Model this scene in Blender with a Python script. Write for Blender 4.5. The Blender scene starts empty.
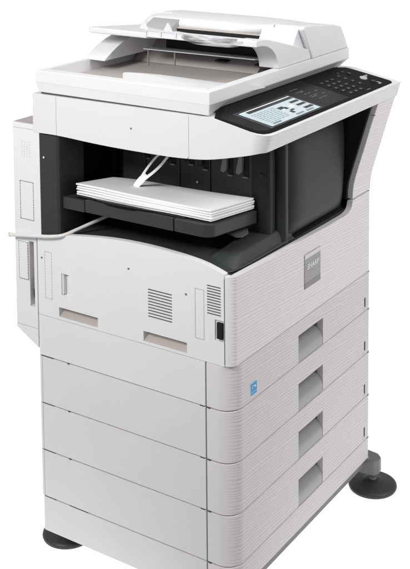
import bpy, bmesh, math, random
from mathutils import Vector, Matrix
random.seed(7)
sc = bpy.context.scene
COL = sc.collection
GZ = 0.13                      # every height below is measured from 13 cm under the floor
ROOT = Vector((-0.245, 0.30, GZ))
DX, W = 0.4895, 0.60           # depth and width of the machine
S1, S2, S3, S4, S5 = 0.6685, 0.5781, 0.4738, 0.3695, 0.2653
GAP = 0.0011
ROOTS = {}

# ------------------------------------------------------------------ materials
def mat(name, col, rough=0.5, metal=0.0, spec=0.5, bump=0.0, scale=600.0, var=0.03, coat=0.0):
    m = bpy.data.materials.new(name); m.use_nodes = True
    nt = m.node_tree; b = nt.nodes['Principled BSDF']
    b.inputs['Roughness'].default_value = rough
    b.inputs['Metallic'].default_value = metal
    b.inputs['Specular IOR Level'].default_value = spec
    b.inputs['Coat Weight'].default_value = coat
    tc = nt.nodes.new('ShaderNodeTexCoord')
    n2 = nt.nodes.new('ShaderNodeTexNoise'); n2.inputs['Scale'].default_value = 9.0; n2.inputs['Detail'].default_value = 4
    nt.links.new(tc.outputs['Object'], n2.inputs['Vector'])
    mx = nt.nodes.new('ShaderNodeMix'); mx.data_type = 'RGBA'
    c = Vector(col)
    mx.inputs[6].default_value = (*(c * (1 - var)), 1); mx.inputs[7].default_value = (*[min(1, k * (1 + var)) for k in col], 1)
    nt.links.new(n2.outputs['Fac'], mx.inputs[0]); nt.links.new(mx.outputs[2], b.inputs['Base Color'])
    if bump:
        n = nt.nodes.new('ShaderNodeTexNoise'); n.inputs['Scale'].default_value = scale; n.inputs['Detail'].default_value = 3
        bp = nt.nodes.new('ShaderNodeBump'); bp.inputs['Strength'].default_value = bump; bp.inputs['Distance'].default_value = 0.001
        nt.links.new(tc.outputs['Object'], n.inputs['Vector']); nt.links.new(n.outputs['Fac'], bp.inputs['Height'])
        nt.links.new(bp.outputs['Normal'], b.inputs['Normal'])
    return m

def grain(name, col, dark, amt=.30, side=None):
    """moulded plastic with fine long ridges on the user side (faces turned to +x), smooth elsewhere"""
    m = mat(name, col, 0.42, bump=0.0)
    nt = m.node_tree; b = nt.nodes['Principled BSDF']; L = nt.links
    tc = nt.nodes.new('ShaderNodeTexCoord')
    mp = nt.nodes.new('ShaderNodeMapping')
    mp.inputs['Scale'].default_value = (1.0, 3.0, 42.0)
    n = nt.nodes.new('ShaderNodeTexNoise'); n.inputs['Scale'].default_value = 1.0; n.inputs['Detail'].default_value = 2.5
    L.new(tc.outputs['Object'], mp.inputs['Vector']); L.new(mp.outputs['Vector'], n.inputs['Vector'])
    sx = nt.nodes.new('ShaderNodeSeparateXYZ'); L.new(tc.outputs['Object'], sx.inputs['Vector'])
    def mth(op, a, b=None):
        k = nt.nodes.new('ShaderNodeMath'); k.operation = op
        for idx, v in enumerate((a, b)):
            if v is None: continue
            if isinstance(v, (int, float)): k.inputs[idx].default_value = v
            else: L.new(v, k.inputs[idx])
        return k.outputs[0]
    zz = mth('ADD', mth('MULTIPLY', sx.outputs['Z'], 2 * math.pi / .0064), mth('MULTIPLY', sx.outputs['Y'], 2 * math.pi / .0064 * .055))
    ph = mth('MULTIPLY', mth('SUBTRACT', n.outputs['Fac'], .5), 14.0)
    wv = mth('ADD', mth('MULTIPLY', mth('SINE', mth('ADD', zz, ph)), .5), .5)
    r = nt.nodes.new('ShaderNodeValToRGB'); r.color_ramp.elements[0].position = 0.0; r.color_ramp.elements[1].position = 0.45
    L.new(wv, r.inputs['Fac'])
    g = nt.nodes.new('ShaderNodeNewGeometry'); sp = nt.nodes.new('ShaderNodeSeparateXYZ')
    L.new(g.outputs['True Normal'], sp.inputs['Vector'])
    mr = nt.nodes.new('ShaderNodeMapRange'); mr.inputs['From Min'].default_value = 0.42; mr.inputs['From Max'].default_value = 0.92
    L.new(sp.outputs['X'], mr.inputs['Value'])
    bp = nt.nodes.new('ShaderNodeBump'); bp.inputs['Distance'].default_value = 0.0011
    st = nt.nodes.new('ShaderNodeMath'); st.operation = 'MULTIPLY'; st.inputs[1].default_value = amt
    L.new(mr.outputs['Result'], st.inputs[0]); L.new(st.outputs[0], bp.inputs['Strength'])
    L.new(r.outputs['Color'], bp.inputs['Height']); L.new(bp.outputs['Normal'], b.inputs['Normal'])
    # the grooves are coloured darker and warmer; faces off +x take side
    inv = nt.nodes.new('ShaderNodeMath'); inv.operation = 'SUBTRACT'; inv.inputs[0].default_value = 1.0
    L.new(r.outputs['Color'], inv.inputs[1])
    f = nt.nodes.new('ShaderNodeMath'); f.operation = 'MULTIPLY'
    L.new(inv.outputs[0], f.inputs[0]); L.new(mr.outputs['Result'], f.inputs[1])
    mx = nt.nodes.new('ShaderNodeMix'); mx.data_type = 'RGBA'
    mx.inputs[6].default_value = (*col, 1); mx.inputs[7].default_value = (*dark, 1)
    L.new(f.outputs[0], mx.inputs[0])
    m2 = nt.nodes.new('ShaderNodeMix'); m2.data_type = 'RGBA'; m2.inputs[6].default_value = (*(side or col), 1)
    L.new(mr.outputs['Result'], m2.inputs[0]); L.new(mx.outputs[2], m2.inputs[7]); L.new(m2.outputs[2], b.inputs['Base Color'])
    return m

def emis(name, col, s):
    m = bpy.data.materials.new(name); m.use_nodes = True
    b = m.node_tree.nodes['Principled BSDF']
    b.inputs['Base Color'].default_value = (*[k * .3 for k in col], 1); b.inputs['Roughness'].default_value = 0.25
    b.inputs['Emission Color'].default_value = (*col, 1); b.inputs['Emission Strength'].default_value = s
    return m

M = dict(
    white=mat('cool_white_plastic', (.715, .713, .722), .45, bump=.05),
    cream=mat('warm_white_plastic', (.71, .695, .69), .45, bump=.05),
    beige=mat('beige_with_pit_shade', (.40, .37, .355), .6, bump=.05),  # shade of the feeder pit put into the colour; rear top is plain beige
    lower=mat('lower_white_shaded_plastic', (.67, .655, .65), .45, bump=.05),  # darker than the upper cover: shading towards the base put into the colour
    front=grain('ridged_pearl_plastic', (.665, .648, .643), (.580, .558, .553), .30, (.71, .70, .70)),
    frontlow=grain('ridged_drawer_shaded_plastic', (.59, .562, .555), (.500, .471, .464), .30, (.67, .652, .648)),  # drawer fronts darkened in colour for the shade towards the base
    house=grain('console_plastic', (.665, .665, .673), (.63, .615, .613), .12),
    midw=mat('mid_white_plastic', (.705, .698, .702), .45, bump=.05),
    lid=mat('bright_white_plastic', (.675, .675, .682), .42, bump=.05),
    frame=mat('inner_frame_metal', (.16, .15, .15), .6),
    char=mat('charcoal_plastic', (.017, .0215, .0200), .42, spec=.22, bump=.12, scale=900),
    charl=mat('grey_charcoal_plastic', (.030, .034, .0315), .5, spec=.22, bump=.12, scale=900),
    tray=mat('dark_grey_tray_plastic', (.036, .036, .035), .42, spec=.28, bump=.1, scale=900),
    dark=mat('black_plastic', (.008, .009, .009), .5, spec=.25, bump=.08),
    wall=mat('bay_wall_plastic', (.040, .046, .045), .45, spec=.3),
    fit=mat('clip_plastic', (.19, .20, .20), .35),
    gloss=mat('glossy_black_panel', (.006, .007, .008), .3, spec=.10),
    panel=mat('control_panel_grey', (.008, .0092, .0092), .6, spec=.08, bump=.1, scale=900),
    key=mat('black_key_plastic', (.012, .012, .013), .35),
    keyl=mat('pale_grey_key', (.42, .43, .43), .35),
    silver=mat('silver_handle', (.30, .31, .305), .38, metal=.25),
    badge=mat('badge_grey', (.27, .262, .262), .35, metal=.3),
    badgel=mat('badge_light', (.56, .55, .55), .35, metal=.3),
    badged=mat('badge_dark', (.19, .183, .183), .35, metal=.3),
    badgew=mat('silver_lettering', (.70, .70, .70), .4),
    paint=mat('white_paint', (.86, .86, .86), .5),
    paper=mat('white_paper', (.86, .86, .85), .8, bump=.03, scale=300, var=.01),
    line=mat('grey_groove', (.33, .33, .34), .6),
    dline=mat('dark_groove', (.08, .075, .075), .6),
    grip=mat('grip_beige', (.43, .385, .365), .6),
    brown=mat('brown_recess', (.33, .28, .26), .6),
    foot=mat('foot_rubber', (.030, .033, .033), .45, bump=.15, scale=500),
    skirt=mat('grey_skirt', (.16, .16, .16), .5),
    blue=mat('blue_sticker', (.0, .24, .52), .4), bluel=mat('pale_blue_sticker', (.45, .75, .9), .4),
    screen=emis('screen_glow', (.62, .72, .76), .62), sgrey=emis('screen_grey', (.22, .30, .34), .5), sdark=mat('screen_dark', (.01, .012, .014), .3),
    swhite=emis('screen_white', (.9, .95, .96), .75),
    film=mat('pale_guide_plastic', (.62, .64, .66), .25, bump=.2, scale=120),
    rod=mat('grey_white_rod', (.66, .64, .62), .45),
)
# clear crumpled film on the feeder guide
def clear(name):
    m = bpy.data.materials.new(name); m.use_nodes = True; nt = m.node_tree; b = nt.nodes['Principled BSDF']
    b.inputs['Base Color'].default_value = (.75, .76, .77, 1); b.inputs['Roughness'].default_value = .2; b.inputs['Alpha'].default_value = .62
    n = nt.nodes.new('ShaderNodeTexNoise'); n.inputs['Scale'].default_value = 70; n.inputs['Detail'].default_value = 5
    tc = nt.nodes.new('ShaderNodeTexCoord'); mp = nt.nodes.new('ShaderNodeMapping'); mp.inputs['Scale'].default_value = (.25, 1, 1.6)
    nt.links.new(tc.outputs['Object'], mp.inputs['Vector']); nt.links.new(mp.outputs['Vector'], n.inputs['Vector'])
    bp = nt.nodes.new('ShaderNodeBump'); bp.inputs['Strength'].default_value = .6; bp.inputs['Distance'].default_value = .003
    nt.links.new(n.outputs['Fac'], bp.inputs['Height']); nt.links.new(bp.outputs['Normal'], b.inputs['Normal'])
    r = nt.nodes.new('ShaderNodeValToRGB'); r.color_ramp.elements[0].position = .40; r.color_ramp.elements[1].position = .58
    r.color_ramp.elements[0].color = (.13, .13, .125, 1); r.color_ramp.elements[1].color = (.75, .76, .78, 1)  # highlights and dark streaks painted into the film's colour
    nt.links.new(n.outputs['Fac'], r.inputs['Fac']); nt.links.new(r.outputs['Color'], b.inputs['Base Color'])
    return m
M['clear'] = clear('clear_film')

# ------------------------------------------------------------------ mesh helpers
def link(name, bm, m, parent=None, bevel=0.0, seg=2, sharp=32, origin=None, cut=None):
    """one mesh object; vertices are given in machine coordinates and stored relative to the machine's base"""
    org = ROOT if origin is None else Vector(origin)
    bmesh.ops.remove_doubles(bm, verts=bm.verts, dist=1e-6)
    bmesh.ops.recalc_face_normals(bm, faces=bm.faces)
    for v in bm.verts: v.co -= org
    me = bpy.data.meshes.new(name); bm.to_mesh(me); bm.free()
    ob = bpy.data.objects.new(name, me); COL.objects.link(ob)
    mods = False
    if bevel:
        md = ob.modifiers.new('bevel', 'BEVEL'); md.width = bevel; md.segments = seg; md.limit_method = 'ANGLE'; md.angle_limit = math.radians(38); mods = True
    tmp = None
    if cut is not None:
        for v in cut.verts: v.co -= org
        bmesh.ops.recalc_face_normals(cut, faces=cut.faces)
        cm = bpy.data.meshes.new('cutter'); cut.to_mesh(cm); cut.free()
        tmp = bpy.data.objects.new('cutter', cm); COL.objects.link(tmp)
        md = ob.modifiers.new('cut', 'BOOLEAN'); md.object = tmp; md.operation = 'DIFFERENCE'; md.solver = 'EXACT'; mods = True
    if mods:
        dg = bpy.context.evaluated_depsgraph_get(); dg.update()
        nm = bpy.data.meshes.new_from_object(ob.evaluated_get(dg))
        ob.modifiers.clear(); old = ob.data; ob.data = nm; nm.name = name
        bpy.data.meshes.remove(old)
    if tmp:
        cm = tmp.data; bpy.data.objects.remove(tmp); bpy.data.meshes.remove(cm)
    me = ob.data; me.materials.clear(); me.materials.append(m)
    for p in me.polygons: p.use_smooth = True
    me.set_sharp_from_angle(angle=math.radians(sharp))
    if mods:
        wn = ob.modifiers.new('weighted', 'WEIGHTED_NORMAL'); wn.keep_sharp = True; wn.weight = 100
    if parent is not None: ob.parent = parent
    else: ob.location = org - Vector((0, 0, GZ))
    return ob

def box(bm, x0, x1, y0, y1, z0, z1):
    vs = [bm.verts.new(p) for p in ((x0, y0, z0), (x1, y0, z0), (x1, y1, z0), (x0, y1, z0), (x0, y0, z1), (x1, y0, z1), (x1, y1, z1), (x0, y1, z1))]
    for f in ((0, 3, 2, 1), (4, 5, 6, 7), (0, 1, 5, 4), (1, 2, 6, 5), (2, 3, 7, 6), (3, 0, 4, 7)): bm.faces.new([vs[i] for i in f])
    return vs
def B(*a):
    bm = bmesh.new(); box(bm, *a); return bm
def prism(bm, pts, axis, a, b, tf=None):
    """pts 2D; axis 'x': (y,z), 'y': (x,z), 'z': (x,y)"""
    def P(p, t): return {'x': (t, p[0], p[1]), 'y': (p[0], t, p[1]), 'z': (p[0], p[1], t)}[axis]
    A = [bm.verts.new(P(p, a)) for p in pts]; Bv = [bm.verts.new(P(p, b)) for p in pts]
    n = len(pts)
    bm.faces.new(A[::-1]); bm.faces.new(Bv)
    for i in range(n): bm.faces.new((A[i], A[(i + 1) % n], Bv[(i + 1) % n], Bv[i]))
    return A, Bv
def PR(pts, axis, a, b):
    bm = bmesh.new(); prism(bm, pts, axis, a, b); return bm
def tube(bm, pts, r, n=10, flat=1.0):
    rings = []
    for i, p in enumerate(pts):
        p = Vector(p); d = (Vector(pts[min(i + 1, len(pts) - 1)]) - Vector(pts[max(i - 1, 0)])).normalized()
        a = d.cross(Vector((0, 0, 1)));  a = a.normalized() if a.length > 1e-4 else Vector((1, 0, 0))
        b = a.cross(d); rr = r[i] if isinstance(r, (list, tuple)) else r
        rings.append([bm.verts.new(p + (a * math.cos(t) + b * math.sin(t) * flat) * rr) for t in [2 * math.pi * k / n for k in range(n)]])
    for u, v in zip(rings, rings[1:]):
        for k in range(n): bm.faces.new((u[k], u[(k + 1) % n], v[(k + 1) % n], v[k]))
    bm.faces.new(rings[0][::-1]); bm.faces.new(rings[-1])
def lathe(bm, prof, cx, cy, n=40):
    rings = [[bm.verts.new((cx + r * math.cos(2 * math.pi * k / n), cy + r * math.sin(2 * math.pi * k / n), z)) for k in range(n)] for r, z in prof]
    for u, v in zip(rings, rings[1:]):
        for k in range(n): bm.faces.new((u[k], u[(k + 1) % n], v[(k + 1) % n], v[k]))
    bm.faces.new(rings[0][::-1]); bm.faces.new(rings[-1])
def smooth_pts(pts, n=6):
    out = []
    P = [pts[0]] + list(pts) + [pts[-1]]
    for i in range(1, len(P) - 2):
        p0, p1, p2, p3 = [Vector(q) for q in P[i - 1:i + 3]]
        for k in range(n):
            t = k / n
            out.append(tuple(.5 * ((2 * p1) + (-p0 + p2) * t + (2 * p0 - 5 * p1 + 4 * p2 - p3) * t * t + (-p0 + 3 * p1 - 3 * p2 + p3) * t ** 3)))
    out.append(tuple(pts[-1])); return out

R = 0.036                       # radius of the front corner
def path_L(x0, x1, n=2, left_round=False):
    """along the left side (y=0) from x0 to x1; outward normal -y"""
    out = []
    if left_round:
        r = .009
        for k in range(7):
            t = math.pi / 2 * k / 6
            out.append(((x0 + r - r * math.cos(t), r - r * math.sin(t)), (-math.cos(t), -math.sin(t))))
        x0 += r
        n0 = 1
    else: n0 = 0
    for k in range(n0, n + 1): out.append(((x0 + (x1 - x0) * k / n, 0), (0, -1)))
    return out
def path_corner(n=10):
    out = []
    for k in range(n + 1):
        t = math.pi / 2 * k / n
        out.append(((-R + R * math.sin(t), R - R * math.cos(t)), (math.sin(t), -math.cos(t))))
    return out
def path_F(y0, y1, n=2, right_round=True):
    r = .006; out = [((0, y0 + (y1 - (r if right_round else 0) - y0) * k / n), (1, 0)) for k in range(n + 1)]
    if right_round:
        for k in range(1, 6):
            t = math.pi / 2 * k / 5
            out.append(((-r + r * math.cos(t), y1 - r + r * math.sin(t)), (math.cos(t), math.sin(t))))
    return out
def shell(path, z0, z1, th=.013):
    """sheet of thickness th along a plan path; z0, z1 numbers or functions of (x, y)"""
    bm = bmesh.new(); f0 = z0 if callable(z0) else (lambda x, y: z0); f1 = z1 if callable(z1) else (lambda x, y: z1)
    cols = []; last = None
    for (x, y), (nx, ny) in path:
        if last and abs(last[0] - x) + abs(last[1] - y) < 1e-6: continue
        last = (x, y)
        xi, yi = x - nx * th, y - ny * th
        cols.append([bm.verts.new(p) for p in ((x, y, f0(x, y)), (x, y, f1(x, y)), (xi, yi, f1(x, y)), (xi, yi, f0(x, y)))])
    for a, b in zip(cols, cols[1:]):
        for k in range(4): bm.faces.new((a[k], b[k], b[(k + 1) % 4], a[(k + 1) % 4]))
    bm.faces.new(cols[0]); bm.faces.new(cols[-1][::-1])
    return bm

def tag(o, label=None, cat=None, group=None, kind=None):
    if label: o['label'] = label
    if cat: o['category'] = cat
    if group: o['group'] = group
    if kind: o['kind'] = kind
    return o

# ------------------------------------------------------------------ the copier
cop = bpy.data.objects.new('photocopier', None); COL.objects.link(cop)
cop.location = ROOT - Vector((0, 0, GZ))
tag(cop, 'large white office photocopier with black tray bay, tilted control panel and four paper drawers', 'photocopier')

# inner frame the covers hang on
bm = bmesh.new()
box(bm, -DX + .014, -.0620, .0145, W - .0145, .192, .822); box(bm, -.0625, -.0145, .0145, .250, .192, .822); box(bm, -.0625, -.0145, .370, W - .0145, .192, .822); box(bm, -.0625, -.0145, .2495, .3705, .6400, .822)
link('inner_frame', bm, M['frame'], cop)
# rear and right covers
bm = bmesh.new(); box(bm, -DX + .002, -.0080, W - .013, W - .0020, .2150, 1.055); box(bm, -DX, -DX + .0135, .012, W - .002, .19, 1.055)
link('rear_cover', bm, M['cream'], cop, bevel=.002)

# drawers with their wrapped fronts
def handle_prof(zb):
    P = [(-.0008, zb + .0008), (-.0006, zb + .006)]
    for k in range(13):
        t = math.pi / 2 * k / 12
        P.append((-.0266 + .026 * math.cos(t), zb + .0125 + .0265 * math.sin(t)))
    P += [(-.053, zb + .0375), (-.053, zb + .0008)]
    return P
lv = [S1, S2, S3, S4, S5]
labs = ['top drawer, shallower than the rest', 'second drawer, with the small blue sticker beside its corner', None, None]
for i in range(4):
    zt, zb = lv[i] - GAP, lv[i + 1] + GAP
    path = path_L(-.0605, -R, 1) + path_corner() + path_F(R, W)
    low = i > 0
    cut = bmesh.new(); box(cut, -.034, .02, .2555, .3653, zb - .02, lv[i + 1] + .0605)
    # lock window
    box(cut, -.004, .02, .5710, .5782, lv[i + 1] + .0105, lv[i + 1] + .0330)
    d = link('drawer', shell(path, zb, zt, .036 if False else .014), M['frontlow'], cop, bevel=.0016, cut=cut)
    # handle pocket walls behind the opening
    bm = bmesh.new(); za, zc = zb, lv[i + 1] + .0605
    box(bm, -.060, -.054, .253, .3678, za, zc + .002); box(bm, -.054, -.0139, .2535, .2553, za, zc + .002)
    box(bm, -.054, -.0139, .3655, .3675, za, zc + .002); box(bm, -.054, -.0139, .2553, .3655, zc + .0002, zc + .002)
    link('handle_pocket', bm, M['brown'], d)
    bm = PR(handle_prof(zb), 'y', .2562, .3646)
    link('handle', bm, M['silver'], d, sharp=50)
    bm = B(-.0041, -.0012, .5711, .5781, lv[i + 1] + .0104, lv[i + 1] + .0331)
    link('level_window', bm, M['dark'], d)
    bm = PR([(.5685, lv[i + 1] + .0085), (.5800, lv[i + 1] + .0085), (.5745, lv[i + 1] + .0045), (.5665, lv[i + 1] + .0040)], 'x', -.001, .0009)
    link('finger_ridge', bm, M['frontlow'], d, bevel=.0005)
    # dark notch where the drawer front meets the side panel
    link('notch', B(-.0585, -.0525, -.0006, .004, zb - GAP * 2 - .0002, zb + .0006), M['dline'], d)

# left side panels below
side = [(S2, S3), (S3, S4), (S4, S5)]
for zt, zb in side:
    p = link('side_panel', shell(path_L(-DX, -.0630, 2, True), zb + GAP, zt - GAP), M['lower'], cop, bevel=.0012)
    link('seam_line', B(-.4785, -.4777, -.00025, .002, zb + .002, zt - .002), M['line'], p)
    link('slot', B(-.4805, -.4475, .0005, .004, zt - GAP - .0011, zt + GAP - .0006), M['dline'], p)
    link('slot', B(-.4085, -.4035, -.0005, .004, zt - GAP - .0006, zt + GAP), M['dline'], p)
    link('slot', B(-.0760, -.0660, .0002, .004, zt - GAP - .0006, zt + GAP), M['dline'], p)

# base
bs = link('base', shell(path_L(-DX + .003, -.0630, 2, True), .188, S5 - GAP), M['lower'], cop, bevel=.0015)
link('slot', B(-.4790, -.4475, .0005, .004, S5 - GAP - .0008, S5 + GAP - .0004), M['dline'], bs)
link('slot', B(-.41, -.36, .0005, .004, S5 - GAP - .0006, S5 + GAP - .0004), M['dline'], bs)
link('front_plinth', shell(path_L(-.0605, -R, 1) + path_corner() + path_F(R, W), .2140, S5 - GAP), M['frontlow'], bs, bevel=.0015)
bm = bmesh.new(); box(bm, -.46, -.010, .012, W - .012, .189, .2138)
link('toe_skirt', bm, M['skirt'], bs, bevel=.002)

# levelling feet
def foot(cx, cy, block):
    bm = bmesh.new()
    lathe(bm, [(.056, GZ), (.0575, GZ + .004), (.0565, GZ + .008), (.050, GZ + .0115), (.030, GZ + .0125), (.022, GZ + .017), (.012, GZ + .019)], cx, cy)
    f = link('levelling_foot', bm, M['foot'], cop, sharp=50)
    bm = bmesh.new(); lathe(bm, [(.0065, GZ + .018), (.0065, GZ + .0195), (.0085, GZ + .0195), (.0085, GZ + .026), (.0060, GZ + .026), (.0060, .19)], cx, cy, 12)
    link('screw_stem', bm, M['skirt'], f, sharp=30)
    if block:
        bm = bmesh.new(); prism(bm, block, 'z', .1665, .2035)
        link('stabiliser_arm', bm, M['skirt'], f, bevel=.004, seg=3)
pts = [(-.060, .590), (.012, .590)]
for k in range(9):
    t = -math.pi / 2 + math.pi * k / 8
arm = [(-.050, W + .0005), (-.006, W + .0005), (.012, W + .004), (.0185, W + .017), (.016, W + .034), (.004, W + .046), (-.030, W + .050), (-.050, W + .045)]
foot(-.0005, .6236, arm)
foot(-.4880, .0840, None)

# upper left cover (the big white plate below the bay)
TOP = smooth_pts([(-.4895, .8395), (-.43, .8480), (-.35, .8600), (-.264, .8680), (-.17, .8688), (-.0725, .8618), (-.0097, .8455), (.002, .8440)], 5)
def ztop(x, y):
    if x >= TOP[-1][0]: return TOP[-1][1]
    for a, b in zip(TOP, TOP[1:]):
        if a[0] <= x <= b[0]: return a[1] + (b[1] - a[1]) * (x - a[0]) / (b[0] - a[0] + 1e-9)
    return TOP[0][1]
SM = .6675
mid = link('side_panel', shell(path_L(-DX, -.0630, 2, True), S2 + GAP, SM - .0004), M['midw'], cop, bevel=.0008)
link('slot', B(-.4805, -.4475, .0005, .004, S2 - .0008, S2 + GAP), M['dline'], mid)
cut = bmesh.new()
for x0, x1 in ((-.428, -.3245), (-.2088, -.1045)): box(cut, x0, x1, -.02, .03, .6745, .6948)
for k in range(10): box(cut, -.1965, -.1388, -.02, .03, .7262 + k * .00605, .7262 + k * .00605 + .0031)
for k in range(11): box(cut, -.0572, -.0262, -.02, .03, .7640 + k * .0054, .7640 + k * .0054 + .0030)
box(cut, -.0400, -.0195, -.02, .0035, .7160, .7565)                    # switch recess
prism(cut, [(-.4200, -.006), (-.4200, .0095), (-.4130, .0095), (-.3965, -.0002), (-.3965, -.006)], 'z', .7225, .7690)
P = [(-DX, 0)]
UL = link('side_cover', shell(path_L(-DX, -.0185, 24, True), SM + .0004, ztop, .0135), M['white'], cop, bevel=.0018, cut=cut)
for x0, x1 in ((-.428, -.3245), (-.2088, -.1045)):
    bm = bmesh.new(); box(bm, x0 - .001, x1 + .001, .0128, .0142, .673, .696)
    link('grip_recess', bm, M['grip'], UL)
    bm = PR([(.0010, .6748), (.0127, .6748), (.0127, .6830)], 'x', x0 + .0004, x1 - .0004)
    link('grip_ledge', bm, M['grip'], UL)
bm = bmesh.new()
def frame_lines(bm, x0, x1, z0, z1, w=.0006, y0=-.0003, dash=0.0, y1=.002):
    if not dash:
        box(bm, x0, x1, y0, y1, z0, z0 + w); box(bm, x0, x1, y0, y1, z1 - w, z1)
        box(bm, x0, x0 + w, y0, y1, z0 + w, z1 - w); box(bm, x1 - w, x1, y0, y1, z0 + w, z1 - w)
    else:
        z = z0 + w
        while z < z1 - w:
            e = min(z + dash * .7, z1 - w); box(bm, x0, x0 + w, y0, y1, z, e); box(bm, x1 - w, x1, y0, y1, z, e); z += dash
        x = x0
        while x < x1:
            e = min(x + dash * .7, x1); box(bm, x, e, y0, y1, z0, z0 + w); box(bm, x, e, y0, y1, z1 - w, z1); x += dash
frame_lines(bm, -.4652, -.4458, .7068, .8080, dash=.006, w=.0009)
link('knockout_outline', bm, M['line'], UL)
bm = bmesh.new(); frame_lines(bm, -.0848, -.0640, .7100, .8085, w=.0009)
link('knockout_outline', bm, M['line'], UL)
bm = bmesh.new(); box(bm, -.0192, -.0184, -.0002, .003, .672, .838)
link('seam_line', bm, M['line'], UL)
def screw(x, z, r=.0022, parent=None, m='line', y=0.0):
    bm = bmesh.new(); n = 14
    A = [bm.verts.new((x + r * math.cos(2 * math.pi * k / n), y - .0008, z + r * math.sin(2 * math.pi * k / n))) for k in range(n)]
    C = [bm.verts.new((v.co.x, y + .002, v.co.z)) for v in A]
    bm.faces.new(A); bm.faces.new(C[::-1])
    for k in range(n): bm.faces.new((A[k], A[(k + 1) % n], C[(k + 1) % n], C[k]))
    link('screw', bm, M[m], parent)
for x, z in ((-.2438, .8143), (-.1056, .7915), (-.4730, .7925)): screw(x, z, parent=UL, m='frame')
link('latch_tab', B(-.4195, -.4150, .0012, .0090, .7240, .7675), M['cream'], UL, bevel=.0006)
# power switch
sw = link('power_switch', B(-.0345, -.0215, -.0025, .0030, .7205, .7525), M['dark'], UL, bevel=.001)
# louvre backing so the slots read dark
link('vent_backing', B(-.1975, -.1378, .0022, .0142, .724, .788), M['dline'], UL)
link('vent_backing', B(-.0580, -.0254, .0022, .0142, .762, .825), M['dline'], UL)

# user side cover with the rim of the bay, rising at the right
FT = smooth_pts([(.0, .8440), (.05, .8415), (.262, .8370), (.44, .8340), (.478, .8350), (.494, .8385), (.503, .8450), (.509, .8590)], 5)
def ftop(x, y):
    if y <= 0: return .8445
    if y >= FT[-1][0]: return FT[-1][1]
    for a, b in zip(FT, FT[1:]):
        if a[0] <= y <= b[0]: return a[1] + (b[1] - a[1]) * (y - a[0]) / (b[0] - a[0] + 1e-9)
path = path_L(-.0173, -.0172, 1)[:1]
def corner_from(x0, n=10):
    out = [((x0, 0.0), (0, -1))]
    r = -x0
    for k in range(1, n + 1):
        t = math.pi / 2 * k / n; out.append(((-r + r * math.sin(t), r - r * math.cos(t)), (math.sin(t), -math.cos(t))))
    return out
pF = corner_from(-.0173)
ys = [.0173 + (.470 - .0173) * k / 6 for k in range(1, 7)] + [.4755, .481, .4865, .492, .4955, .499, .503, .506, .5085, .55]
pF += [((0, y), (1, 0)) for y in ys] + path_F(.56, W, 1)
FC = link('front_cover', shell(pF, S1 + GAP, ftop, .0135), M['front'], cop, bevel=.0045, seg=4)
# badge
bd = link('badge', B(-.001, .0012, .2807, .3508, .7290, .8020), M['badge'], FC)
link('badge_band', B(-.001, .0015, .2809, .3506, .7925, .8018), M['badgel'], bd)
link('badge_band', B(-.001, .0015, .2809, .3506, .7293, .7412), M['badged'], bd)
def text_mesh(s, size, name, m, parent, org, xdir, ydir, ext=.0002, shear=0.0, bold=0.0, sx=1.0, align='CENTER'):
    cu = bpy.data.curves.new(name, 'FONT'); cu.body = s; cu.size = size; cu.extrude = ext; cu.align_x = align; cu.align_y = 'CENTER'
    cu.shear = shear; cu.offset = bold
    o = bpy.data.objects.new(name, cu); COL.objects.link(o)
    dg = bpy.context.evaluated_depsgraph_get(); dg.update()
    me = bpy.data.meshes.new_from_object(o.evaluated_get(dg)); bpy.data.objects.remove(o); bpy.data.curves.remove(cu)
    xd, yd = Vector(xdir).normalized(), Vector(ydir).normalized(); zd = xd.cross(yd)
    for v in me.vertices:
        c = v.co.copy(); v.co = Vector(org) + xd * c.x * sx + yd * c.y + zd * c.z - ROOT
    me.name = name; me.materials.clear(); me.materials.append(m)
    ob = bpy.data.objects.new(name, me); COL.objects.link(ob); ob.parent = parent
    return ob
text_mesh('SHARP', .0152, 'brand_lettering', M['badgew'], bd, (.0016, .3160, .7735), (0, 1, 0), (0, 0, 1), bold=.00035, shear=.10, sx=1.15)
# blue efficiency sticker on the top drawer
top_drawer = [o for o in cop.children if o.name.startswith('drawer')][0]
SX = .0006
st = link('sticker', B(-.0005, SX, .0630, .0868, .5885, .6140), M['bluel'], top_drawer)
link('sticker_field', B(.0001, SX + .0004, .0640, .0858, .5950, .6130), M['blue'], st)
bm = bmesh.new(); cy_, cz_ = .0735, .6035; P = []
n = 16
for k in range(n + 1):
    t = math.radians(200 - 230 * k / n); P.append((cy_ + .0055 * math.cos(t), cz_ + .0045 * math.sin(t)))
for k in range(n + 1):
    t = math.radians(-30 + 230 * k / n); P.append((cy_ + .0042 * math.cos(t), cz_ + .0033 * math.sin(t)))
for k in range(n): 
    q = [P[k], P[k + 1], P[2 * n + 1 - k - 1], P[2 * n + 1 - k]]
    bm.faces.new([bm.verts.new((SX + .0007, a, b)) for a, b in q])
S_ = [(.0795 + (.0036 if k % 2 == 0 else .0014) * math.sin(math.pi * k / 5), .6045 + (.0036 if k % 2 == 0 else .0014) * math.cos(math.pi * k / 5)) for k in range(10)]
bm.faces.new([bm.verts.new((SX + .0008, a, b)) for a, b in S_])
link('sticker_emblem', bm, M['paint'], st)
link('sticker_band', B(.0001, SX + .0005, .0645, .0853, .5893, .5935), M['blue'], st)

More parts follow.
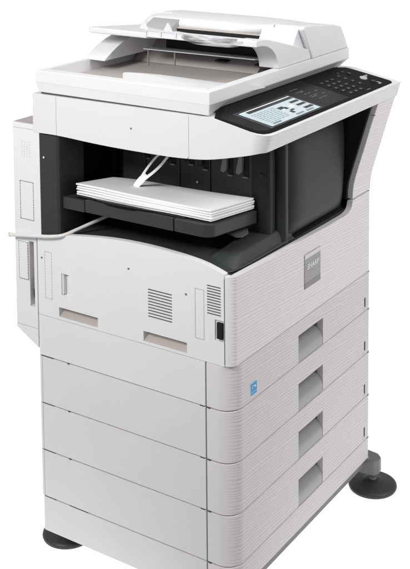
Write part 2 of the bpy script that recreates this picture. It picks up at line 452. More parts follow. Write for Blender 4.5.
# ------------------------------------------------------------------ output bay
bay = link('bay_floor', shell([((-DX + .02, .0137), (0, -1)), ((-DX + .03, .0137), (0, -1))], .80, .82, .002), M['dark'], cop)
bm = bmesh.new()                                           # floor follows the dipping edge of the side cover
xs = [-.470 + k * .019 for k in range(25)]; xs[-1] = -.0140
ysf = [.0138, .03, .06, .12, .20, .30, .50, .585]
grid = []
for x in xs:
    row = []
    for y in ysf:
        z = ztop(x, 0) - .003
        z2 = .838 if x > -.10 else .842
        t = min(1, max(0, (y - .0138) / .12)); t = t * t * (3 - 2 * t)
        z = z * (1 - t) + z2 * t
        if x > -.03: z = min(z, .8320)
        row.append(bm.verts.new((x, y, z)))
    grid.append(row)
for a, b in zip(grid, grid[1:]):
    for k in range(len(ysf) - 1): bm.faces.new((a[k], b[k], b[k + 1], a[k + 1]))
old = bay; bpy.data.objects.remove(old)
bay = link('bay_floor', bm, M['wall'], cop, sharp=60)
# dark gutter and raised ledge along the user side
bm = bmesh.new()
prism(bm, [(-.115, .0150), (-.040, .0150), (-.0150, .030), (-.0140, .508), (-.05, .508), (-.055, .30), (-.115, .20)], 'z', .8285, .8400)
link('gutter', bm, M['char'], bay, bevel=.003, seg=3)
bm = bmesh.new()
lo = [(-.098, .0200), (-.050, .0165), (-.030, .0240), (-.0165, .060), (-.0145, .262), (-.090, .250)]
hi = [(-.078, .0600), (-.052, .0500), (-.040, .0580), (-.030, .095), (-.0230, .262), (-.080, .250)]
A = [bm.verts.new((x, y, .8398)) for x, y in lo]; Bt = [bm.verts.new((x, y, .8600 + .012 * min(1, max(0, (y - .05) / .12)))) for x, y in hi]
bm.faces.new(A[::-1]); bm.faces.new(Bt)
for k in range(6): bm.faces.new((A[k], A[(k + 1) % 6], Bt[(k + 1) % 6], Bt[k]))
link('tray_ledge', bm, M['wall'], bay, bevel=.005, seg=4)
bm = bmesh.new(); tube(bm, smooth_pts([(-.112, .060, .8480), (-.102, .0230, .8460), (-.075, .0185, .8440), (-.050, .0175, .8430), (-.0290, .0240, .8425), (-.0185, .050, .8430), (-.0150, .120, .8440), (-.0140, .258, .8450)], 5), .0022, 8)
link('ledge_flange', bm, M['wall'], bay, sharp=60)
bm = bmesh.new()                                           # pale end of the paper stop lying on the ledge
P = [(-.1180, .158), (-.0950, .1360), (-.0720, .126), (-.0610, .134), (-.0620, .160), (-.082, .190)]
prism(bm, P, 'z', .8720, .8745)
link('paper_stop', bm, M['skirt'], bay, bevel=.0008)

# pillar at the far left of the bay
bm = bmesh.new()
prism(bm, [(-.4738, .0015), (-.4280, .0015), (-.4232, .0045), (-.4215, .010), (-.4215, .080), (-.4738, .080)], 'z', .8420, 1.0572)
cp = link('corner_pillar', bm, M['charl'], cop, sharp=25)
screw(-.4626, 1.0086, .0020, cp, 'paint', y=.0012); 
bm = bmesh.new(); box(bm, -DX, -.4742, .0012, .09, .8350, 1.060); link('rear_edge', bm, M['white'], cp, bevel=.001)
# deep interior
bm = bmesh.new()
box(bm, -.4745, -.4700, .08, .56, .83, 1.056); box(bm, -.47, -.068, .255, .262, .83, 1.056)
box(bm, -.47, -.080, .016, .56, 1.0540, 1.0549)
inn = link('bay_lining', bm, M['dark'], cop)
for x in (-.4420, -.4220, -.4090): link('wall_rib', B(x, x + .004, .2080, .2120, .84, 1.053), M['char'], inn)
for x0, x1 in ((-.4020, -.3400), (-.3380, -.2500), (-.2480, -.1730), (-.1705, -.0700)): link('exit_panel', B(x0, x1, .1900, .1960, .850, 1.0535), M['wall'], inn, bevel=.0012)
def clip(x0, x1, z, tone='fit'):
    c = link('exit_window', B(x0, x1, .1888, .1902, z, 1.052), M['dark'], inn)
    bm = bmesh.new(); prism(bm, [(x0 + .004, 1.040), (x0 - .001, 1.046), (x0 - .013, z + .006), (x0 - .006, z + .003), (x0 + .0015, z + .010)], 'y', .1800, .1884)
    link('clip_arm', bm, M[tone], c, bevel=.0008)
    link('clip_foot', B(x0 + .001, x1 - .001, .1850, .1888, z - .0035, z - .0005), M['fit'], c)
for a in ((-.1285, -.1155, .9790), (-.0915, -.0785, .9800), (-.1890, -.1765, .9815, 'charl'), (-.2245, -.2120, .9870, 'charl'), (-.2725, -.2590, .9810, 'charl'), (-.3350, -.3250, .985, 'charl')): clip(*a)
bm = bmesh.new(); bmesh.ops.create_icosphere(bm, subdivisions=2, radius=.003, matrix=Matrix.Translation((-.2030, .187, .9500)))
link('sensor_dot', bm, M['keyl'], inn)
# column and fuser door
bm = bmesh.new()
prism(bm, [(-.072, .189), (-.033, .186), (-.0285, .190), (-.0285, .210), (-.0350, .2125), (-.072, .262)], 'z', .8390, 1.0700)
col = link('exit_column', bm, M['char'], cop, bevel=.0015)
for z in (.985, 1.035): link('column_detail', B(-.050, -.041, .1850, .187, z, z + .007), M['charl'], col)
dz0, dz1 = .8420, 1.0700
bm = bmesh.new()
P = [(-.035, .2140)]
for k in range(7):
    t = math.pi / 2 * k / 6; P.append((-.0215 + .0 + .011 * math.sin(t) - .0125 * math.cos(t) * 0, .2140 + .0125 * (1 - math.cos(t)) * .9))
prism(bm, [(-.050, .2135), (-.026, .2135), (-.0170, .2165), (-.0125, .2230), (-.0120, .2340), (-.0150, .2360), (-.050, .2360)], 'z', .8415, 1.072)
link('door_post', bm, M['char'], cop, sharp=60)
# bowed door: profile in plan, rounded edges
bm = bmesh.new()
cols = []
NY, NZ = 24, 20
y0, y1 = .2375, .4960
for i in range(NY + 1):
    u = i / NY; row = []
    for j in range(NZ + 1):
        v = j / NZ; z = .8440 + (1.0720 - .8440) * v
        ymax = y1 + .008 * math.sin(v * 2.2)
        ymin = y0
        # rounded lower right corner, slanting lower edge
        y = ymin + (ymax - ymin) * u
        bow = .0145 * (1 - abs(2 * u - 1) ** 7) * (1 - (2 * v - 1) ** 10) + .004 * math.sin(math.pi * v)
        row.append(bm.verts.new((-.0240 + bow, y, z)))
    cols.append(row)
for a, b in zip(cols, cols[1:]):
    for k in range(NZ): bm.faces.new((a[k], b[k], b[k + 1], a[k + 1]))
r = bmesh.ops.extrude_face_region(bm, geom=bm.faces[:])
for e in r['geom']:
    if isinstance(e, bmesh.types.BMVert): e.co.x = -.05
link('bay_door', bm, M['char'], cop, sharp=50)
link('door_surround', B(-.10, -.0300, .237, .507, .8400, 1.083), M['dark'], cop)

# output tray that slopes down into the machine
tp = lambda y, z: z - .11 * (y - .01)
def sloped(bm, pts, z0, z1, s=-.105):
    A = [bm.verts.new((x, y, z0 + s * (y - .01))) for x, y in pts]; C = [bm.verts.new((x, y, z1 + s * (y - .01))) for x, y in pts]
    bm.faces.new(A[::-1]); bm.faces.new(C); n = len(pts)
    for i in range(n): bm.faces.new((A[i], A[(i + 1) % n], C[(i + 1) % n], C[i]))
def rr(x0, x1, y0, y1, r, right=True, left=False, n=6):
    P = []
    if left: P += [(x0 + r - r * math.sin(math.pi / 2 * k / n), y0 + r - r * math.cos(math.pi / 2 * k / n)) for k in range(n, -1, -1)]
    else: P.append((x0, y0))
    if right: P += [(x1 - r + r * math.sin(math.pi / 2 * k / n), y0 + r - r * math.cos(math.pi / 2 * k / n)) for k in range(n + 1)]
    else: P.append((x1, y0))
    P += [(x1, y1), (x0, y1)]
    return P
bm = bmesh.new(); sloped(bm, rr(-.1395, -.0560, .010, .184, .022), .9060, .9330)
tr = link('output_tray', bm, M['tray'], cop, bevel=.003, seg=3)
bm = bmesh.new(); sloped(bm, [(-.3615, .010), (-.1410, .010), (-.1410, .184), (-.3615, .184)], .9060, .9325); link('tray_section', bm, M['tray'], tr, bevel=.002)
bm = bmesh.new(); sloped(bm, [(-.4205, .010), (-.3630, .010), (-.3630, .184), (-.4205, .184)], .9050, .9300); link('tray_section', bm, M['tray'], tr, bevel=.002)
bm = bmesh.new(); sloped(bm, [(-.395, .0185), (-.120, .0185), (-.120, .182), (-.395, .182)], .9326, .9352); link('tray_pad', bm, M['dark'], tr, bevel=.001)
bm = bmesh.new()
P = [(-.270 + .085 * math.cos(t), .028 + .020 * math.sin(t)) for t in [2 * math.pi * k / 30 for k in range(30)]]
sloped(bm, P, .9300, .9358); link('tray_dimple', bm, M['gloss'], tr)

# paper sets lying on the tray
org = (-.228, .10, .94)
names = ['topmost', 'second from the top', 'third from the top', 'fourth from the top', 'bottom']
random.seed(3)
for i in range(5):
    k = 4 - i                               # k = 0 lowest
    z0 = .9366 + k * .00505
    dxl = [0, .0035, .0, .004, .0015][k]; dxr = [-.002, .0015, -.0012, .0018, 0][k]; dy = [.004, .0, .003, .0005, .0][k]
    x0, x1 = -.3945 + dxl, -.0605 + dxr
    bm = bmesh.new(); NX, NY = 28, 10
    top = []; bot = []
    for a in range(NX + 1):
        u = a / NX; ra = []; rb = []
        for b in range(NY + 1):
            v = b / NY; x = x0 + (x1 - x0) * u; y = .0205 + dy + (.122 + .036 * u * u) * v
            s = -.108 * (y - .01) + .0012 * math.sin(u * 5.1 + 1) * (k / 4) - .004 * (k / 4) * (1 - u) ** 6 * v
            sag = -.0025 * math.exp(-((x + .27) / .07) ** 2) * (1 - v) * (1 - k / 6)
            # the right end stays open between the sets, the left is pressed together
            op = .0019
            ra.append(bm.verts.new((x, y, z0 + .0050 - op * (.18 + .82 * abs(2 * u - 1) ** 3) + s + sag))); rb.append(bm.verts.new((x, y, z0 + s + sag)))
        top.append(ra); bot.append(rb)
    for a in range(NX):
        for b in range(NY):
            bm.faces.new((top[a][b], top[a + 1][b], top[a + 1][b + 1], top[a][b + 1])); bm.faces.new((bot[a][b], bot[a][b + 1], bot[a + 1][b + 1], bot[a + 1][b]))
        bm.faces.new((top[a][0], bot[a][0], bot[a + 1][0], top[a + 1][0])); bm.faces.new((top[a][NY], top[a + 1][NY], bot[a + 1][NY], bot[a][NY]))
    for b in range(NY):
        bm.faces.new((top[0][b], top[0][b + 1], bot[0][b + 1], bot[0][b])); bm.faces.new((top[NX][b], bot[NX][b], bot[NX][b + 1], top[NX][b + 1]))
    o = link('paper_set', bm, M['paper'], None, origin=org)
    tag(o, 'set of white paper sheets in the output tray, %s of the five' % names[i], 'paper', 'paper sets stacked in the output tray')

# forked paper arm hanging on the stack from the unit above
def ribbon(bm, pts, widths, nrm=(.35, -1, .1), th=.0014):
    n = Vector(nrm).normalized(); prev = None
    for i, (p, w) in enumerate(zip(pts, widths)):
        p = Vector(p); d = (Vector(pts[min(i + 1, len(pts) - 1)]) - Vector(pts[max(0, i - 1)])).normalized(); s = d.cross(n).normalized()
        q = [bm.verts.new(p + s * w / 2 + n * th / 2), bm.verts.new(p - s * w / 2 + n * th / 2), bm.verts.new(p - s * w / 2 - n * th / 2), bm.verts.new(p + s * w / 2 - n * th / 2)]
        if prev:
            for k in range(4): bm.faces.new((prev[k], q[k], q[(k + 1) % 4], prev[(k + 1) % 4]))
        else: bm.faces.new(q)
        prev = q
    bm.faces.new(prev[::-1])
bm = bmesh.new()
base = smooth_pts([(-.2890, .085, .9520), (-.2770, .088, .9665), (-.2640, .092, .9790)], 4)
ribbon(bm, base, [.0108 + .0016 * math.sin(k / 8 * 3.14) + .0004 * k for k in range(len(base))])
l = smooth_pts([(-.2790, .0885, .9690), (-.2605, .091, .9960), (-.2370, .094, 1.0230), (-.2080, .098, 1.0440), (-.1950, .10, 1.0560)], 5)
ribbon(bm, l, [.0050 - .0012 * k / len(l) for k in range(len(l))])
r_ = smooth_pts([(-.2695, .087, .9700), (-.2480, .089, .9860), (-.2290, .092, 1.0040), (-.2080, .095, 1.0290), (-.1890, .098, 1.0450), (-.176, .10, 1.0560)], 5)
ribbon(bm, r_, [.0060 - .0020 * k / len(r_) for k in range(len(r_))])
link('paper_arm', bm, M['paint'], cop)

# pale rod that runs round the rear edge into the bay
bm = bmesh.new()
tube(bm, smooth_pts([(-.5560, -.0075, .8290), (-.5200, -.0085, .8345), (-.4700, -.0085, .8415), (-.4400, -.0080, .8462), (-.4120, -.0020, .8520), (-.3950, .022, .8600), (-.366, .075, .8760), (-.345, .12, .8880)], 6), .0038, 12)
tube(bm, [(-.5560, -.0075, .8255), (-.5560, -.0075, .8330)], .0036, 12)
link('guide_rod', bm, M['rod'], cop, sharp=50)

# ------------------------------------------------------------------ upper housing with the console overhang
HB = smooth_pts([(-.4895, 1.0590), (-.42, 1.0600), (-.33, 1.0565), (-.26, 1.0552), (-.154, 1.0556), (-.10, 1.0580), (-.0524, 1.0628), (.005, 1.0750), (.050, 1.0865), (.0580, 1.0880)], 4)
CR = .026
def hb(x):
    for a, b in zip(HB, HB[1:]):
        if x <= b[0]: return a[1] + (b[1] - a[1]) * max(0, x - a[0]) / (b[0] - a[0] + 1e-9)
    return HB[-1][1]
def ht(x): return 1.1437 - .196 * (x + .043) if x > -.043 else 1.1437 - .0022 * (-.043 - x) / .4465
xsH = [p[0] for p in HB if p[0] < .028] + [.030, .036]
def hpath(xf):
    P = [(x, 0.0) for x in xsH]
    x0 = xf - CR
    P = [p for p in P if p[0] < .0360] + [(x0, 0.0)]
    for k in range(1, 11):
        t = math.pi / 2 * k / 10; P.append((x0 + CR * math.sin(t), CR - CR * math.cos(t)))
    return P
lo_, hi_ = hpath(.0640), hpath(.0735)
bm = bmesh.new()
b0 = [bm.verts.new((x, y, hb(x) if x < .058 else 1.0880)) for x, y in lo_]; b1 = [bm.verts.new((x, y, ht(x))) for x, y in hi_]
q0 = [bm.verts.new((x, W, v.co.z)) for (x, y), v in zip(lo_, b0)]; q1 = [bm.verts.new((x, W, v.co.z)) for (x, y), v in zip(hi_, b1)]
for i in range(len(b0) - 1):
    bm.faces.new((b0[i], b0[i + 1], b1[i + 1], b1[i])); bm.faces.new((b1[i], b1[i + 1], q1[i + 1], q1[i]))
    bm.faces.new((q0[i + 1], q0[i], q1[i], q1[i + 1])); bm.faces.new((b0[i + 1], b0[i], q0[i], q0[i + 1]))
bm.faces.new((b0[-1], q0[-1], q1[-1], b1[-1])); bm.faces.new((b0[0], b1[0], q1[0], q0[0]))
def TZ(x): return 1.1357 - .18 * x
H = link('upper_housing', bm, M['house'], cop, bevel=.0022, seg=3)
link('seam_line', B(-.4260, -.4252, -.00025, .002, 1.061, 1.1405), M['line'], H)
link('seam_line', B(-.0962, -.0954, -.00025, .002, 1.0575, 1.1410), M['line'], H)
screw(-.2326, 1.0994, .0020, H, 'frame'); screw(-.0978, 1.0600, .0012, H, 'line')
# the ridged strip on the console's user side
bm = bmesh.new()
# right pillar that carries the console
OC = smooth_pts([(.0002, .8620), (.0008, .8800), (.0040, .9016), (.0135, .9350), (.0280, .9812), (.0450, 1.0370), (.0570, 1.0740), (.0640, 1.0960)], 6)
pp = [(x, z) for x, z in OC] + [(.0500, 1.0960), (-.47, 1.0560), (-.47, .8620)]
bm = PR(pp, 'y', .5085, W)
pil = link('side_pillar', bm, M['front'], cop, bevel=.0045, seg=3, sharp=40)
tag(pil, 'flared ridged white pillar under the right end of the control panel')
inset = [(x - .0125, z) for x, z in OC]
link('inner_lining', PR(inset + [(-.20, 1.0960), (-.20, .8620)], 'y', .5000, .5090), M['dark'], pil)
link('seam_line', B(.043, .0530, .5078, .5125, 1.0588, 1.0596), M['dline'], pil)
# control panel
def on_panel(poly, h0, h1):
    bm = bmesh.new()
    A = [bm.verts.new((x, y, TZ(x) + h0)) for x, y in poly]; C = [bm.verts.new((x, y, TZ(x) + h1)) for x, y in poly]
    bm.faces.new(A[::-1]); bm.faces.new(C); n = len(poly)
    for i in range(n): bm.faces.new((A[i], A[(i + 1) % n], C[(i + 1) % n], C[i]))
    return bm
def prect(x0, x1, y0, y1, h0, h1, bm=None):
    b2 = bm or bmesh.new()
    A = [b2.verts.new((x, y, TZ(x) + h0)) for x, y in ((x0, y0), (x1, y0), (x1, y1), (x0, y1))]; C = [b2.verts.new((x, y, TZ(x) + h1)) for x, y in ((x0, y0), (x1, y0), (x1, y1), (x0, y1))]
    b2.faces.new(A[::-1]); b2.faces.new(C)
    for i in range(4): b2.faces.new((A[i], A[(i + 1) % 4], C[(i + 1) % 4], C[i]))
    return b2
poly = [(-.0390, .0022), (.040, .0022), (.0530, .0060), (.0610, .0130), (.0655, .0260), (.0668, .0450), (.0655, .5680), (.0625, .5745), (.0560, .5770), (-.036, .5770), (-.052, .5730), (-.070, .5400), (-.090, .4600), (-.090, .10)]
cpn = link('control_panel', on_panel(poly, -.004, .0012), M['panel'], cop, bevel=.0008)
link('gloss_field', on_panel([(-.030, .012), (.050, .014), (.0600, .030), (.0600, .366), (.004, .372), (-.060, .372), (-.060, .07)], .0010, .0018), M['gloss'], cpn, bevel=.0005)
bm = prect(-.0275, .0595, .0480, .2550, .0016, .0026)
sc_ = link('touch_screen', bm, M['sdark'], cpn, bevel=.0008)
link('display', prect(-.0195, .0545, .0560, .2475, .0024, .0029), M['screen'], sc_)
bm = bmesh.new(); prect(-.0165, -.0075, .0760, .2460, .0028, .0032, bm)
for x in (.001, .0170, .0340): prect(x, x + .0075, .2120, .2440, .0028, .0032, bm)
for x, y, w, h in ((.006, .155, .010, .020), (.012, .168, .009, .012), (.030, .163, .010, .010), (.026, .172, .005, .014)): prect(x, x + w, y, y + h, .0028, .0032, bm)
link('screen_block', bm, M['sdark'], sc_)
bm = bmesh.new()
for r in range(8):
    y = .0700
    while y < .145:
        w = random.uniform(.004, .014); prect(.000 + r * .0058, .0016 + r * .0058, y, y + w, .0028, .0031, bm); y += w + .0025
for x, y in ((.046, .20), (.046, .07), (.0455, .16)): prect(x, x + .005, y, y + .03, .0028, .0031, bm)
link('screen_text', bm, M['sgrey'], sc_)
bm = bmesh.new(); prect(-.0193, -.0172, .0600, .2465, .0028, .0032, bm)
for y in (.14, .17): prect(.012, .021, y + .02, y + .034, .0028, .0031, bm)
link('screen_rule', bm, M['swhite'], sc_)
# keys
def key(x, y, w=.0075, d=.0095, m='key', h=.0030, nm='key'):
    link(nm, prect(x - w / 2, x + w / 2, y - d / 2, y + d / 2, .0010, h), M[m], cpn, bevel=.0012)
for r in range(5):
    for c in range(3):
        key(-.022 + r * .0172, .400 + c * .0245 + r * .0005)
for r in range(4):
    key(-.026 + r * .0175, .4880)
for c in range(2):
    key(-.036, .505 + c * .022, .006, .009)
def marks(pts, m):
    for x, y, w, d in pts: link('printed_mark', prect(x, x + w, y, y + d, .0017, .0021), M[m], cpn)
# round start key and pale bars beside it
def disc(x, y, r, m, h0=.0010, h1=.0045, nm='key'):
    link(nm, on_panel([(x + r * math.cos(2 * math.pi * k / 20), y + r * math.sin(2 * math.pi * k / 20)) for k in range(20)], h0, h1), M[m], cpn, bevel=.0008)
disc(.0150, .5290, .0085, 'keyl'); disc(.0400, .5270, .0060, 'key'); disc(-.020, .5280, .0050, 'key')
marks([(.006, .543, .0022, .020), (.010, .546, .0022, .012), (.0440, .5330, .011, .004), (.0530, .5250, .0030, .012)], 'keyl')
marks([(-.036, .283, .0016, .010), (-.036, .297, .0016, .016), (-.021, .281, .0013, .008), (-.0215, .293, .0013, .018), (-.0180, .296, .0013, .012), (-.0070, .292, .0014, .010), (-.0070, .306, .0014, .012), (.0060, .291, .0013, .011), (.0060, .308, .0013, .016), (.0110, .292, .0013, .020), (.0240, .300, .0014, .016), (.0240, .320, .0014, .012), (-.0060, .335, .0013, .014), (.0120, .336, .0013, .012), (.058, .455, .0020, .016)], 'badged')
# LED of the panel
# ------------------------------------------------------------------ scanner lid slab
SLX0, SLX1, SLY1 = -.4824, -.0480, .5865
def ringpoly(bm, specs):
    """closed horizontal rings of equal length stacked into a solid"""
    R_ = [[bm.verts.new((x, y, z)) for x, y in pts] for pts, z in specs]
    n = len(R_[0])
    for a, b in zip(R_, R_[1:]):
        for i in range(n): bm.faces.new((a[i], a[(i + 1) % n], b[(i + 1) % n], b[i]))
    return R_
def rc(x0, x1, y0, y1): return [(x0, y0), (x1, y0), (x1, y1), (x0, y1)]
bm = bmesh.new()
rings = [(rc(-.4720, -.0700, .0015, .580), 1.1460), (rc(-.4815, -.0490, .0008, SLY1), 1.1655), (rc(SLX0, SLX1, 0, SLY1), 1.1668), (rc(-.4795, -.0490, .0010, SLY1), 1.1905),
         (rc(-.4640, -.0660, .0190, .565), 1.1925), (rc(-.4600, -.0700, .0225, .560), 1.1660)]
# keep the lower near corner full, as the lid is only undercut further back
rings[0] = ([(-.4720, .0015), (-.0508, .0015), (-.0700, .0700), (-.0700, .580), (-.4720, .580)], 1.1460)
def five(pts): return [pts[0], pts[1], (pts[1][0], .07), pts[2], pts[3]]
rings = [rings[0]] + [(five(p), z) for p, z in rings[1:]]
RR = ringpoly(bm, rings); bm.faces.new(RR[0][::-1]); bm.faces.new(RR[-1])
slab = link('scanner_lid', bm, M['lid'], cop, bevel=.0016, seg=2)
link('lid_gap', B(-.470, -.0720, .006, .575, 1.1400, 1.1462), M['dline'], slab)
# pit of the document exit: floor with its shade put into the colour, raised white exit surface, back wall
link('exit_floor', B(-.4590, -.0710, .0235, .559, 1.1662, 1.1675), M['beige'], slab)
bm = bmesh.new()
nx = 10; P0 = [(-.318, .086, 1.1835), (-.305, .080, 1.1905), (-.24, .070, 1.1935), (-.17, .052, 1.1925), (-.115, .035, 1.1915), (-.0700, .024, 1.1915)]
P0 = smooth_pts(P0, 4); nv = 8
rows = []
for (x, y, z) in P0:
    rows.append([bm.verts.new((x + .03 * (v / nv), y + (.030 + .55 * (x + .318)) * v / nv, z - .0225 * (v / nv) ** 2.0)) for v in range(nv + 1)])
for a, b in zip(rows, rows[1:]):
    for k in range(nv): bm.faces.new((a[k], b[k], b[k + 1], a[k + 1]))
r = bmesh.ops.extrude_face_region(bm, geom=bm.faces[:])
for e in r['geom']:
    if isinstance(e, bmesh.types.BMVert): e.co.z = 1.1676
link('exit_surface', bm, M['lid'], slab, sharp=35)

# ------------------------------------------------------------------ document feeder
HX0, HX1 = -.4700, -.0500
hp = [(.405, 1.1905), (.385, 1.2180), (.3725, 1.2330), (.3665, 1.2420), (.3660, 1.2500), (.3705, 1.2570), (.385, 1.2625), (.43, 1.2655), (.48, 1.2630), (.520, 1.2560), (.5500, 1.2440), (.572, 1.2200), (.586, 1.1905)]
cap = [(.411, 1.1905), (.397, 1.2160), (.385, 1.2360), (.3760, 1.2500), (.3700, 1.2590), (.3720, 1.2650), (.385, 1.2665), (.43, 1.2620), (.48, 1.2570), (.520, 1.2515), (.5500, 1.2440), (.5750, 1.2080), (.5855, 1.1905)]
hl = [(.415, 1.1905), (.398, 1.2180), (.3860, 1.2330), (.3800, 1.2420), (.3800, 1.2500), (.3860, 1.2550), (.400, 1.2590), (.44, 1.2615), (.48, 1.2590), (.520, 1.2520), (.5480, 1.2400), (.568, 1.2180), (.582, 1.1905)]
def mixp(a, b, t): return [(p[0] + (q[0] - p[0]) * t, p[1] + (q[1] - p[1]) * t) for p, q in zip(a, b)]
def loft(bm, secs):
    R_ = [[bm.verts.new((x, y, z)) for y, z in pf] for x, pf in secs]; n = len(R_[0])
    bm.faces.new(R_[0][::-1]); bm.faces.new(R_[-1])
    for a, b in zip(R_, R_[1:]):
        for i in range(n): bm.faces.new((a[i], a[(i + 1) % n], b[(i + 1) % n], b[i]))
bm = bmesh.new(); loft(bm, [(HX0, hl), (-.462, mixp(hl, hp, .6)), (-.44, hp), (-.22, hp), (-.17, mixp(hp, cap, .35)), (-.1245, mixp(hp, cap, .95))])
HU = link('document_feeder', bm, M['lid'], cop, bevel=.0015, sharp=35)
bm = bmesh.new(); prism(bm, cap, 'x', -.1230, HX1)
link('feeder_end_cap', bm, M['lid'], HU, bevel=.004, seg=3, sharp=30)
link('side_guide_wall', PR([(.325, 1.2300), (.345, 1.2480), (.368, 1.2580), (.380, 1.2580), (.380, 1.2300)], 'x', -.4460, -.3720), M['line'], HU, bevel=.001)  # the grey paints in the shade on this wall
# sloping wing inboard of the end cap
bm = bmesh.new()
link('wing_panel', PR([(.335, 1.2120), (.368, 1.2600), (.40, 1.2600), (.40, 1.1910), (.330, 1.1910)], 'x', -.1500, -.0625), M['film'], HU, bevel=.0015)
bm.free()
# dark strip painted for the slot's shadow; lower wall's shade put into colour
link('throat_shadow', B(-.3720, -.1400, .3600, .376, 1.2150, 1.2395), M['dark'], HU)
link('throat_lip', B(-.3720, -.1400, .3590, .3660, 1.2396, 1.2430), M['grip'], HU, bevel=.001)
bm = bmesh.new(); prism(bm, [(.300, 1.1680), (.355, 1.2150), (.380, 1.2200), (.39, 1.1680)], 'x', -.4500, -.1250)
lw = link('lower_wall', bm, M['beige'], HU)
for x0, x1 in ((-.232, -.204), (-.131, -.116)): link('roller_slot', B(x0, x1, .3005, .320, 1.1855, 1.1885), M['dark'], lw)
# hinge side block (far left) with its curved sloping top
bp_ = smooth_pts([(.158, 1.1905), (.165, 1.1960), (.21, 1.2180), (.255, 1.2310), (.30, 1.2360), (.36, 1.2420), (.415, 1.2660)], 4)
bm = bmesh.new(); prism(bm, bp_ + [(.43, 1.1905)], 'x', -.4790, -.4230)
link('hinge_cover', bm, M['lid'], HU, bevel=.002, sharp=40)
# input tray: thin cantilevered plate, its near edge highest
def plate(bm, pts, th):
    A = [bm.verts.new(p) for p in pts]; C = [bm.verts.new((p[0], p[1], p[2] - th)) for p in pts]
    bm.faces.new(A); bm.faces.new(C[::-1]); n = len(pts)
    for i in range(n): bm.faces.new((A[i], C[i], C[(i + 1) % n], A[(i + 1) % n]))
bm = bmesh.new()
plate(bm, [(-.4830, .178, 1.2590), (-.4700, .168, 1.2600), (-.3300, .186, 1.2560), (-.3300, .372, 1.2290), (-.4790, .372, 1.2400)], .0125)
it = link('input_tray', bm, M['lid'], HU, bevel=.003, seg=3)
bm = bmesh.new()
plate(bm, [(-.3300, .190, 1.2530), (-.0950, .190, 1.2560), (-.0950, .372, 1.2290), (-.3300, .372, 1.2290)], .0050)
link('tray_plate', bm, M['film'], it, bevel=.001)
# ribbed rail along the near edge
bm = bmesh.new(); box(bm, -.332, -.066, .1850, .1880, 1.2605, 1.2635); box(bm, -.332, -.066, .1850, .1880, 1.2475, 1.2500)
x = -.332
while x < -.07: box(bm, x, x + .003, .1845, .1885, 1.2500, 1.2605); x += .0385
link('side_rail', bm, M['film'], it)
link('rail_web', B(-.331, -.067, .1866, .1874, 1.2500, 1.2605), M['lid'], it)
for xx in (-.3450, -.2820):
    bm = PR([(xx - .012, 1.2620), (xx + .012, 1.2600), (xx, 1.2800)], 'y', .196, .2000)
    link('guide_fin', bm, M['lid'], it, bevel=.0008)
# crumpled clear film hanging over the rail
bm = bmesh.new(); rows = []
for i in range(41):
    u = i / 40; row = []
    for j in range(9):
        v = j / 8; x = -.235 + .150 * u
        z = 1.2610 - .0190 * v * (1 - .5 * (2 * u - 1) ** 4) + .0001 * random.uniform(-1, 1)
        y = .1830 - .004 * math.sin(v * 3.1) + .0002 * random.uniform(-1, 1)
        row.append(bm.verts.new((x, y, z)))
    rows.append(row)
for a, b in zip(rows, rows[1:]):
    for k in range(8): bm.faces.new((a[k], b[k], b[k + 1], a[k + 1]))
link('clear_film', bm, M['clear'], it, sharp=180)
# document exit guide below the tray
bm = bmesh.new(); plate(bm, [(-.3850, .247, 1.2085), (-.0980, .247, 1.2105), (-.0980, .300, 1.2050), (-.3850, .300, 1.2050)], .0016)
eg = link('exit_guide', bm, M['film'], HU)
for x, y, z in ((-.3750, .250, 1.170), (-.3080, .256, 1.175)): link('guide_rib', B(x, x + .0007, y, y + .005, z, 1.2075), M['grip'], eg)
link('exit_throat', B(-.3600, -.0900, .3000, .352, 1.2050, 1.2300), M['dark'], HU)
# curved arm that carries the tray at the user side
bm = bmesh.new()
arc = smooth_pts([(.180, 1.2600), (.205, 1.2615), (.235, 1.2555), (.262, 1.2400), (.280, 1.2180), (.286, 1.1915)], 5)
inn_ = smooth_pts([(.268, 1.1915), (.262, 1.2120), (.248, 1.2300), (.225, 1.2430), (.200, 1.2480), (.180, 1.2485)], 5)
outer = smooth_pts([(.180, 1.2610), (.22, 1.2590), (.29, 1.2420), (.36, 1.2230), (.402, 1.2120), (.411, 1.2050), (.408, 1.1915)], 5)
prism(bm, outer + inn_, 'x', -.1000, -.0530)
link('tray_arm', bm, M['lid'], HU, bevel=.002, sharp=40)

# ------------------------------------------------------------------ rear unit at the far left
bm = bmesh.new()
prism(bm, [(-.5505, 1.0735), (-.4905, 1.0735), (-.4905, .5900), (-.5520, .6240)], 'y', .0035, .42)
cut = bmesh.new()
box(cut, -.5110, -.4980, -.02, .018, .6780, .8200)
ru = link('rear_unit', bm, M['white'], cop, bevel=.0012, cut=cut)
bm = bmesh.new()
for z in (1.0620, .6316): link('seam_line', B(-.5500, -.4906, .0032, .006, z, z + .0007), M['line'], ru)
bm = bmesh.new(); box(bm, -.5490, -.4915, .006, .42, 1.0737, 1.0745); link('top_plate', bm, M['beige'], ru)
bm = bmesh.new()
for i in range(4):
    for j in range(7): box(bm, -.5275 + i * .0070, -.5275 + i * .0070 + .0040, .0030, .006, 1.0020 + j * .0052, 1.0020 + j * .0052 + .0016)
link('vent', bm, mat('pale_vent', (.62, .62, .64), .6), ru)
bm = bmesh.new(); frame_lines(bm, -.5335, -.4955, .8660, .9490, w=.0011, y0=.0030, dash=.0052, y1=.006)
link('knockout_outline', bm, M['dline'], ru)
cv = link('port_cover', B(-.5390, -.5125, .0005, .006, .7350, .8180), M['white'], ru, bevel=.001)
bm = bmesh.new(); frame_lines(bm, -.5385, -.5130, .7355, .8175, w=.0008, y0=.0002, dash=.006, y1=.003)
link('cover_outline', bm, M['dline'], cv)
link('port_well', B(-.5112, -.4978, .0150, .0185, .677, .821), M['brown'], ru)
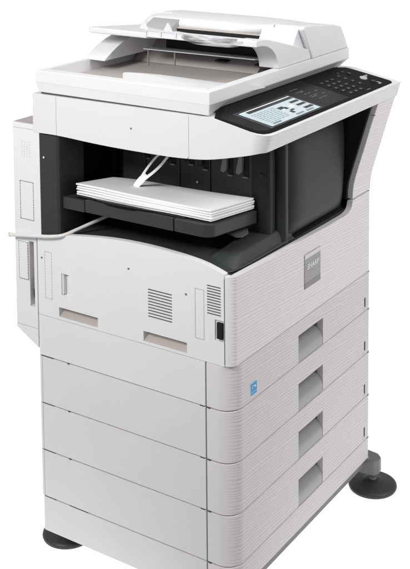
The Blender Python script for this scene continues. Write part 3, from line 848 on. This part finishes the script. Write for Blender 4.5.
for z0, z1 in ((.6950, .7140), (.7180, .7260), (.7310, .7370)):
    link('port', B(-.5065, -.5005, .0100, .0155, z0, z1), M['dark'] if z1 - z0 > .01 else M['skirt'], ru)

# ------------------------------------------------------------------ setting: white floor with added glow
bm = bmesh.new(); s = 60
vs = [bm.verts.new(p) for p in ((-s, -s, GZ), (s, -s, GZ), (s, s, GZ), (-s, s, GZ))]; bm.faces.new(vs)
fl = link('floor', bm, M['paint'], None, origin=(0, 0, GZ)); tag(fl, kind='structure')
fm = bpy.data.materials.new('white_floor_added_glow'); fm.use_nodes = True; b = fm.node_tree.nodes['Principled BSDF']
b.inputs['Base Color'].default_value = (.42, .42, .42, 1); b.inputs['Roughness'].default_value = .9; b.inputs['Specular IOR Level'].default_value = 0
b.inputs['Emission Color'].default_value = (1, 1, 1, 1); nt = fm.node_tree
# added glow of the floor, faded towards the camera so panels darken downwards
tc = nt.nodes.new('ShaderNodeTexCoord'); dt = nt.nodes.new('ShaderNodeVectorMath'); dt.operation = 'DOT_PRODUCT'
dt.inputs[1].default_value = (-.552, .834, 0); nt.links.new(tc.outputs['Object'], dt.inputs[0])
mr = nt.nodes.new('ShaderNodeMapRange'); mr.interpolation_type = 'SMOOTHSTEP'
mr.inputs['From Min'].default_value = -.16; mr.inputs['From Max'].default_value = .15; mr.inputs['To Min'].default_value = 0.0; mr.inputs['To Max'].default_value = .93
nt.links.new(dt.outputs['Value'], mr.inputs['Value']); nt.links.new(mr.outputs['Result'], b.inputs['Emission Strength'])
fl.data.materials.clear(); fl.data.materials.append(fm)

w = bpy.data.worlds.new('World'); sc.world = w; w.use_nodes = True
nt = w.node_tree; bg = nt.nodes['Background']; bg.inputs['Color'].default_value = (.97, .98, 1, 1); bg.inputs['Strength'].default_value = .44
def area(name, loc, target, size, power, col=(1, 1, 1), spread=180):
    l = bpy.data.lights.new(name, 'AREA'); l.shape = 'RECTANGLE'; l.size, l.size_y = size; l.energy = power; l.color = col; l.spread = math.radians(spread)
    o = bpy.data.objects.new(name, l); COL.objects.link(o); o.location = loc
    o.rotation_euler = (Vector(target) - Vector(loc)).to_track_quat('-Z', 'Y').to_euler(); return o
area('key_softbox', (-.45, -1.9, 2.25), (-.25, .1, 1.15), (.9, .7), 11, (1, .99, .98), 75)
area('top_softbox', (.2, .2, 3.0), (-.2, .3, .9), (1.8, 1.8), 10)
area('side_softbox', (2.3, .6, 2.5), (0, .3, 1.15), (1.0, 1.0), 9.5, (1, .97, .95), 80)

# ------------------------------------------------------------------ camera (level view with a falling front, as a view camera gives)
f, px, py = 1112.43, 205.52, -37.85
yaw, pit, rol = .58450, .09107, -.008014
fw = Vector((-math.sin(yaw) * math.cos(pit), math.cos(yaw) * math.cos(pit), -math.sin(pit)))
rt = Vector((math.cos(yaw), math.sin(yaw), 0)); up = rt.cross(fw)
r2 = rt * math.cos(rol) + up * math.sin(rol); u2 = -rt * math.sin(rol) + up * math.cos(rol)
cam = bpy.data.cameras.new('camera'); co = bpy.data.objects.new('camera', cam); COL.objects.link(co)
mw = Matrix((r2, u2, -fw)).transposed().to_4x4(); mw.translation = Vector((1.07210, -1.70270, 1.62076 - GZ)); co.matrix_world = mw
cam.sensor_fit = 'HORIZONTAL'; cam.sensor_width = 36; cam.lens = f / 410 * 36
cam.shift_x = (205.0 - px) / 410; cam.shift_y = (py - 284.5) / 410
cam.clip_start = .05; cam.clip_end = 300
sc.camera = co
sc.view_settings.view_transform = 'Standard'; sc.view_settings.look = 'None'; sc.view_settings.exposure = 0
